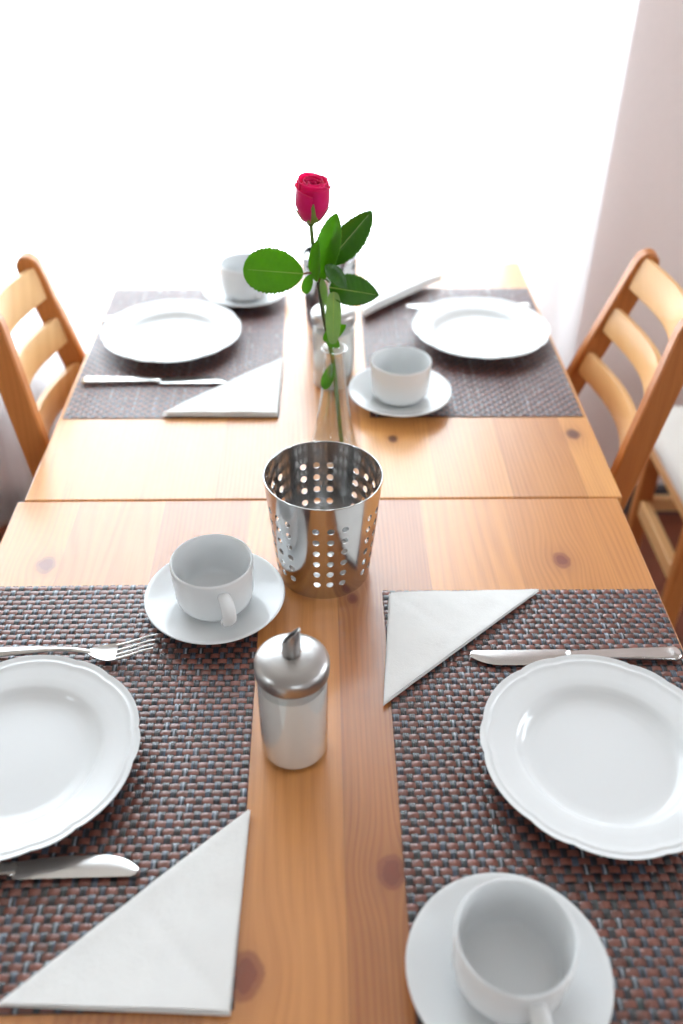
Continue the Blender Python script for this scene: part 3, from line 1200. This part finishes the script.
CAMV = (0, -.75, .66)
leaf((-.0175, .985, .2640), (-.0862, .986, .2690), .053, CAMV, M['leaf'], fold=.10, pa=.62, pb=.50)
leaf((-.0030, .984, .2550), (-.0005, .984, .3060), .0215, (-.70, -.60, .15), M['leaf'], fold=.40, vein=False)
leaf((.0030, .990, .2540), (.0200, 1.004, .3270), .0290, (-.30, -.85, .30), M['leaf'], fold=.30, vein=False, pa=.7, pb=.7)
leaf((.0090, 1.004, .2680), (.0598, 1.014, .3260), .0350, (.30, -.80, .35), M['leaf_dark'], fold=.45, pa=.6, pb=.72)
leaf((.0115, .982, .2490), (.0690, .979, .2405), .0370, (.05, -.75, .62), M['leaf_dark'], fold=.22, pa=.62, pb=.85)
leaf((.0070, .976, .2780), (.0320, .972, .2510), .0195, (.4, -.75, .45), M['leaf_dark'], fold=.3, vein=False)
leaf((.0165, .972, .2480), (.0158, .964, .1860), .0180, (.05, -.95, .2), M['leaf_pale'], fold=.22, ser=.02, pa=.32, pb=.38)
leaf((.0050, .976, .1840), (.0315, .976, .2050), .0165, (.25, -.85, .35), M['leaf'], fold=.5, droop=-.22, vein=False)
leaf((.0090, .972, .1900), (.0240, .972, .1780), .0140, (.1, -.9, .3), M['leaf'], fold=.3, vein=False)
leaf((.0175, .994, .1450), (.0050, .984, .1140), .0150, (-.3, -.9, .1), M['leaf'], fold=.35, vein=False, pa=.7, pb=.5)
leaf((-.0095, .988, .2620), (-.0165, .985, .2400), .0125, (-.2, -.9, .3), M['leaf'], fold=.3, vein=False, pa=.6, pb=.5)
leaf((.0030, .986, .2580), (.0075, .985, .2240), .0085, (.2, -.95, .1), M['leaf_pale'], fold=.4, vein=False)

# bloom: overlapping petals wound round a tight centre
BB = W((-.0088, 1.0, .3205))          # base of the bloom
tilt = Matrix.Rotation(math.radians(4), 4, 'Y') @ Matrix.Rotation(math.radians(6), 4, 'X')


def petal(a0, span, R, H, lip, z0=.0, inset=0.0, roll=0.0, topvar=.10, seed=0):
    rows = []
    nu, nv = 18, 16
    for j in range(nv + 1):
        v = j / nv
        row = []
        for i in range(nu + 1):
            u = -1 + 2 * i / nu
            a = a0 + u * span / 2
            hh = H * .93 * (1 - topvar * abs(u) ** 2.6)
            z = z0 + hh * v
            # barrel profile
            k = z / .0437
            base = .40 + .60 * min(1, max(0, k) * 2.3) ** .60
            belly = 1.0 + .05 * math.sin(PI * min(1, k)) - .06 * max(0, k - .55)
            r = R * 1.03 * base * belly
            r += lip * max(0, (v - .80) / .20) ** 2.2
            r += inset * u * .5 + roll * max(0, abs(u) - .55) * .006
            r += .0005 * noise.noise(Vector((u * 2 + seed, v * 3, seed * 2.2)))
            if v > .85:
                z -= abs(lip) * .8 * ((v - .85) / .15) ** 2
                z += .0011 * noise.noise(Vector((u * 3.5, seed * 3.3, 1.0)))
            row.append(tilt @ Vector((r * math.cos(a), r * math.sin(a), z)) + BB)
        rows.append(row)
    o = MB().grid(rows).build('petal', M['petal'], rose, sharp=180, fix=False)
    sm = o.modifiers.new('solid', 'SOLIDIFY')
    sm.thickness = .0006
    sm.offset = 0
    return o


rad = math.radians
k = 0
for a, sp, R, H, lip in ((-60, 165, .0168, .0475, .0022), (75, 160, .0170, .0490, .0015), (195, 150, .0172, .0455, .0030),):
    petal(rad(a), rad(sp), R, H, lip, inset=.0022, seed=k)
    k += 1
for a, sp, R, H, lip in ((-110, 175, .0150, .0500, .0012), (10, 170, .0148, .0512, .0008), (130, 170, .0150, .0525, .0008)):
    petal(rad(a), rad(sp), R, H, lip, inset=.002, seed=k, topvar=.07)
    k += 1
for a, sp, R, H in ((-60, 190, .0122, .0495), (60, 190, .0120, .0505), (180, 190, .0118, .0500)):
    petal(rad(a), rad(sp), R, H, -.0010, inset=.0018, seed=k, topvar=.05)
    k += 1
for a, sp, R, H in ((-20, 210, .0090, .0485), (110, 210, .0086, .0490), (230, 210, .0070, .0485), (30, 230, .0046, .0480)):
    petal(rad(a), rad(sp), R, H, -.0012, inset=.0018, seed=k, topvar=.04)
    k += 1


def sepal(a, H, w, out, tipout):
    rows = []
    n, m = 16, 4
    for j in range(n + 1):
        v = j / n
        z = -.002 + H * v
        kk = max(0, z / .0437)
        base = .40 + .60 * min(1, kk * 2.3) ** .60
        r = .0172 * base * (1.0 + .05 * math.sin(PI * min(1, kk))) + out + tipout * v ** 2
        if z < 0:
            r = .0052
        hw = w * (1 - v) ** .75 * (.75 + .6 * math.sin(PI * min(1, v * 2)) * .5)
        row = []
        for i in range(-m, m + 1):
            aa = a + (i / m) * hw / max(r, .006)
            rr = r + .0004 * (1 - abs(i / m))
            row.append(tilt @ Vector((rr * math.cos(aa), rr * math.sin(aa), z)) + BB)
        rows.append(row)
    o = MB().grid(rows).build('sepal', M['sepal'], rose, sharp=180, fix=False)
    sm = o.modifiers.new('solid', 'SOLIDIFY')
    sm.thickness = .0006
    sm.offset = 0


for a, H, w, tp in ((-86, .0300, .0088, .0006), (-168, .0260, .0080, .0022), (-10, .0290, .0080, .0016), (50, .028, .0075, .001), (130, .027, .0075, .001)):
    sepal(rad(a), H, w, .0011, tp)
MB().lathe([(0, -.0065), (.0030, -.006), (.0052, -.003), (.0062, 0), (.0058, .002), (0, .002)], 20).build('hip', M['stem'], rose, sharp=180).location = BB


# ------------------------------------------------------------------ chairs
def frame_box(mb, p0, p1, ax, ay, ha, hb, seg=1):
    """square bar from p0 to p1; ax, ay: directions of its two half widths"""
    V = []
    for p in (p0, p1):
        for sa, sb in ((-1, -1), (1, -1), (1, 1), (-1, 1)):
            V.append(p + ax * sa * ha + ay * sb * hb)
    mb.add(V, [(0, 3, 2, 1), (4, 5, 6, 7), (0, 1, 5, 4), (1, 2, 6, 5), (2, 3, 7, 6), (3, 0, 4, 7)])
    return mb


def chair(name, s, near, far, label, slats=((.130, .052), (.050, .043), (-.030, .040)), ztop=(.180, .164), group=None):
    """folding pine chair. near, far: (low point, high point) of the two back posts, heights from the table top;
    s = +1 when the back stands to the right of its seat"""
    lines = []
    for lo, hi in (near, far):
        lo, hi = Vector(lo), Vector(hi)
        d = (hi - lo) / (hi.z - lo.z)
        lines.append((lo, d))

    def at(k, z):
        lo, d = lines[k]
        return lo + d * (z - lo.z) + Vector((0, 0, TZ))
    c = (at(0, -TZ) + at(1, -TZ)) / 2
    root = empty(name, (c.x, c.y, 0))
    off = -Vector((c.x, c.y, 0))
    X, Y = Vector((1, 0, 0)), Vector((0, 1, 0))
    for k in (0, 1):
        d = lines[k][1].normalized()
        ax = (X - d * X.dot(d)).normalized()
        ay = d.cross(ax).normalized()
        p0, p1 = at(k, -TZ), at(k, ztop[k])
        # side outline with a rounded top
        hw, ht = .0185, .0105
        Lp = (p1 - p0).length
        outl = [(-hw, .0), (hw, .0), (hw, Lp - .022)] + [(hw * math.cos(q * PI / 8), Lp - .022 + .022 * math.sin(q * PI / 8)) for q in range(1, 8)] + [(-hw, Lp - .022)]
        mb = MB()
        n = len(outl)
        vs = [p0 + ax * a + d * b + ay * sgn * ht + off for sgn in (-1, 1) for a, b in outl]
        for v_ in vs:
            if v_.z < .02:
                v_.z = max(v_.z, 0) if v_.z > 0 else 0
        fs = [tuple(range(n)), tuple(range(2 * n - 1, n - 1, -1))] + [(i, (i + 1) % n, n + (i + 1) % n, n + i) for i in range(n)]
        mb.add(vs, fs)
        mb.build('back_post', M['pine_shaded'], root, sharp=35, bevel=.003)
    dn = (lines[0][1] + lines[1][1]).normalized()
    for zc_, hh in slats:
        a, b = at(0, zc_), at(1, zc_)
        wv = (b - a)
        wv.normalize()
        a = a + wv * .009
        b = b - wv * .009
        out = X * s
        out = (out - dn * out.dot(dn)).normalized()
        rows = []
        n = 22
        for i in range(n + 1):
            u = i / n
            p = a.lerp(b, u) + out * (.034 * math.sin(PI * u)) - out * .004
            tvec = ((b - a) + out * (.034 * PI * math.cos(PI * u))).normalized()
            nrm = dn.cross(tvec).normalized()
            th, h2 = .0065, hh / 2
            row = []
            for (q, w_) in ((-1, -.8), (-1, .8), (-.75, 1), (.75, 1), (1, .8), (1, -.8), (.75, -1), (-.75, -1)):
                row.append(p + nrm * th * q + dn * h2 * w_ + off)
            rows.append(row)
        mb = MB().grid(rows, wrap_u=True)
        kx = len(rows[0])
        mb.f.append(tuple(range(kx)))
        mb.f.append(tuple(len(mb.v) - kx + i for i in range(kx)))
        mb.build('back_slat', M['pine_lit'], root, sharp=40)
    # seat between the posts
    zs = -.285
    a, b = at(0, zs), at(1, zs)
    y0, y1 = a.y + .013, b.y - .013
    xb = (a.x + b.x) / 2 + s * .012
    xf = xb - s * .36
    mb = MB()
    x0, x1 = sorted((xb, xf))
    mb.box(x0, x1, y0, y1, TZ + zs - .009, TZ + zs + .009)
    for v_ in mb.v:
        v_ += off
    mb.build('seat', M['chair_seat'], root, smooth=False, bevel=.006, seg=3)
    # rear legs: from under the seat front down to the floor behind
    for yy in (y0 + .012, y1 - .012):
        p0 = Vector((xf + s * .05, yy, TZ + zs - .009))
        p1 = Vector((xb + s * .10, yy, .0))
        d = (p1 - p0).normalized()
        ax = d.cross(Y).normalized()
        frame_box(mb := MB(), p0 + off, p1 + off, ax, Y, .014, .009)
        for v_ in mb.v:
            v_.z = min(max(v_.z, 0), TZ + zs - .009)
        mb.build('rear_leg', M['pine_shaded'], root, smooth=False, bevel=.002)
    p0, p1 = at(0, -.60), at(1, -.60)
    MB().tube([p0 + off, p1 + off], .008, 12).build('stretcher', M['pine_shaded'], root)
    tag(root, label, 'chair', group)
    return root


chair('folding_chair', 1, ((.4240, 1.023, -.041), (.4720, 1.044, .160)), ((.4350, 1.325, -.041), (.4930, 1.304, .144)),
      'pine folding chair with curved back slats at the right side of the far table', group='pine folding chairs at the far table')
chair('folding_chair', -1, ((-.4000, 1.081, -.041), (-.4310, 1.097, .160)), ((-.4020, 1.344, -.041), (-.4400, 1.325, .137)),
      'pine folding chair with curved back slats at the left side of the far table', slats=((.106, .052), (.024, .045), (-.058, .042)), ztop=(.168, .150), group='pine folding chairs at the far table')

# the neighbouring chair with a white seat pad
root = empty('cushioned_chair', (.87, 1.36, 0))
ox, oy = .87, 1.36
for lx in (-.205, .205):
    for ly in (-.115, .125):
        MB().box(lx - .017, lx + .017, ly - .013, ly + .013, 0, .405 if lx < 0 else .90).build('leg', M['pine_shaded'], root, smooth=False, bevel=.004)
for ly in (-.115, .125):
    MB().box(-.188, .188, ly - .010, ly + .010, .265, .295).build('stretcher', M['pine_lit'], root, smooth=False, bevel=.003)
MB().box(-.215, -.195, -.102, .112, .262, .298).build('stretcher', M['pine_lit'], root, smooth=False, bevel=.003)
mb = MB()
rows = []
n = 12
outl = []
for cx_, cy_, a0 in ((.17, .14, 0), (-.15, .14, 90), (-.15, -.13, 180), (.17, -.13, 270)):
    for q in range(7):
        a = math.radians(a0 + 15 * q)
        outl.append((cx_ + .07 * math.cos(a), cy_ + .07 * math.sin(a)))
mb.prism([(x * 1.02 + .005, y) for x, y in outl], .405, .43)
mb.build('seat_frame', M['chair_seat'], root, bevel=.004)
rows = []
for sc_, zz in ((.96, .431), (.995, .437), (1.005, .450), (.99, .463), (.93, .471), (.8, .475), (.5, .477), (.02, .478)):
    rows.append([(x * sc_ * .985 - .008, y * sc_, zz) for x, y in outl])
mb = MB().grid(rows, wrap_u=True)
mb.build('seat_cushion', M['cushion'], root, sharp=180)
for zz in (.62, .72, .82):
    rows = []
    for i in range(17):
        u = i / 16
        p = Vector((.205 + .03 * math.sin(PI * u), -.10 + .21 * u, zz))
        rows.append([p + Vector((q * .0065, 0, w * .024)) for q, w in ((-1, -1), (-1, 1), (1, 1), (1, -1))])
    mb = MB().grid(rows, wrap_u=True)
    mb.f += [(0, 1, 2, 3), tuple(len(mb.v) - 4 + i for i in range(4))]
    mb.build('back_slat', M['pine_lit'], root, sharp=40)
tag(root, 'wooden chair with a white seat cushion at the right picture edge', 'chair')

# ------------------------------------------------------------------ light
w = bpy.data.worlds.new('daylight')
scene.world = w
w.use_nodes = True
bg = w.node_tree.nodes['Background']
bg.inputs[0].default_value = (0.86, 0.94, 1.0, 1)
bg.inputs[1].default_value = 36.0


def portal(name, loc, rot, sx, sy):
    l = bpy.data.lights.new(name, 'AREA')
    l.shape = 'RECTANGLE'
    l.size, l.size_y = sx, sy
    l.cycles.is_portal = True
    o = bpy.data.objects.new(name, l)
    COL.objects.link(o)
    o.location = loc
    o.rotation_euler = rot


portal('daylight_portal_back', ((WX0 + WX1) / 2, YB + .19, (WZ0 + WZ1) / 2), (-PI / 2, 0, 0), WX1 - WX0, WZ1 - WZ0)
portal('daylight_portal_front', ((FX0 + FX1) / 2, YF - .19, (FZ0 + FZ1) / 2), (PI / 2, 0, 0), FX1 - FX0, FZ1 - FZ0)
portal('added_fill_portal', (XR + .19, (RY0 + RY1) / 2, (SZ0 + SZ1) / 2), (0, PI / 2, 0), SZ1 - SZ0, RY1 - RY0)  # daylight through the added fill opening
portal('daylight_portal_left', (XL - .19, (SY0 + SY1) / 2, (SZ0 + SZ1) / 2), (0, -PI / 2, 0), SZ1 - SZ0, SY1 - SY0)
portal('daylight_portal_right', (XR + .19, (SY0 + SY1) / 2, (SZ0 + SZ1) / 2), (0, PI / 2, 0), SZ1 - SZ0, SY1 - SY0)

# ------------------------------------------------------------------ camera
cd = bpy.data.cameras.new('camera')
cam = bpy.data.objects.new('camera', cd)
COL.objects.link(cam)
R_ = Vector((0.99971365, -0.0222429, 0.0088239))
U_ = Vector((0.00667035, 0.61316868, 0.78992384))
F_ = Vector((0.02298074, 0.78963879, -0.61314147))
m = Matrix((R_, U_, -F_)).transposed().to_4x4()
m.translation = Vector((0, 0, TZ + .685))
cam.matrix_world = m
cd.sensor_fit = 'VERTICAL'
cd.sensor_height = 36
cd.lens = 31.96
cd.clip_start = .02
cd.dof.use_dof = True
cd.dof.focus_distance = .92
cd.dof.aperture_fstop = 2.8
scene.camera = cam

scene.view_settings.view_transform = 'Standard'
scene.view_settings.look = 'None'
scene.view_settings.gamma = 1
scene.view_settings.use_curve_mapping = False
scene.view_settings.exposure = -1.84
try:
    scene.cycles.max_bounces = 10
    scene.cycles.transparent_max_bounces = 16
    scene.cycles.use_denoising = True
except Exception:
    pass
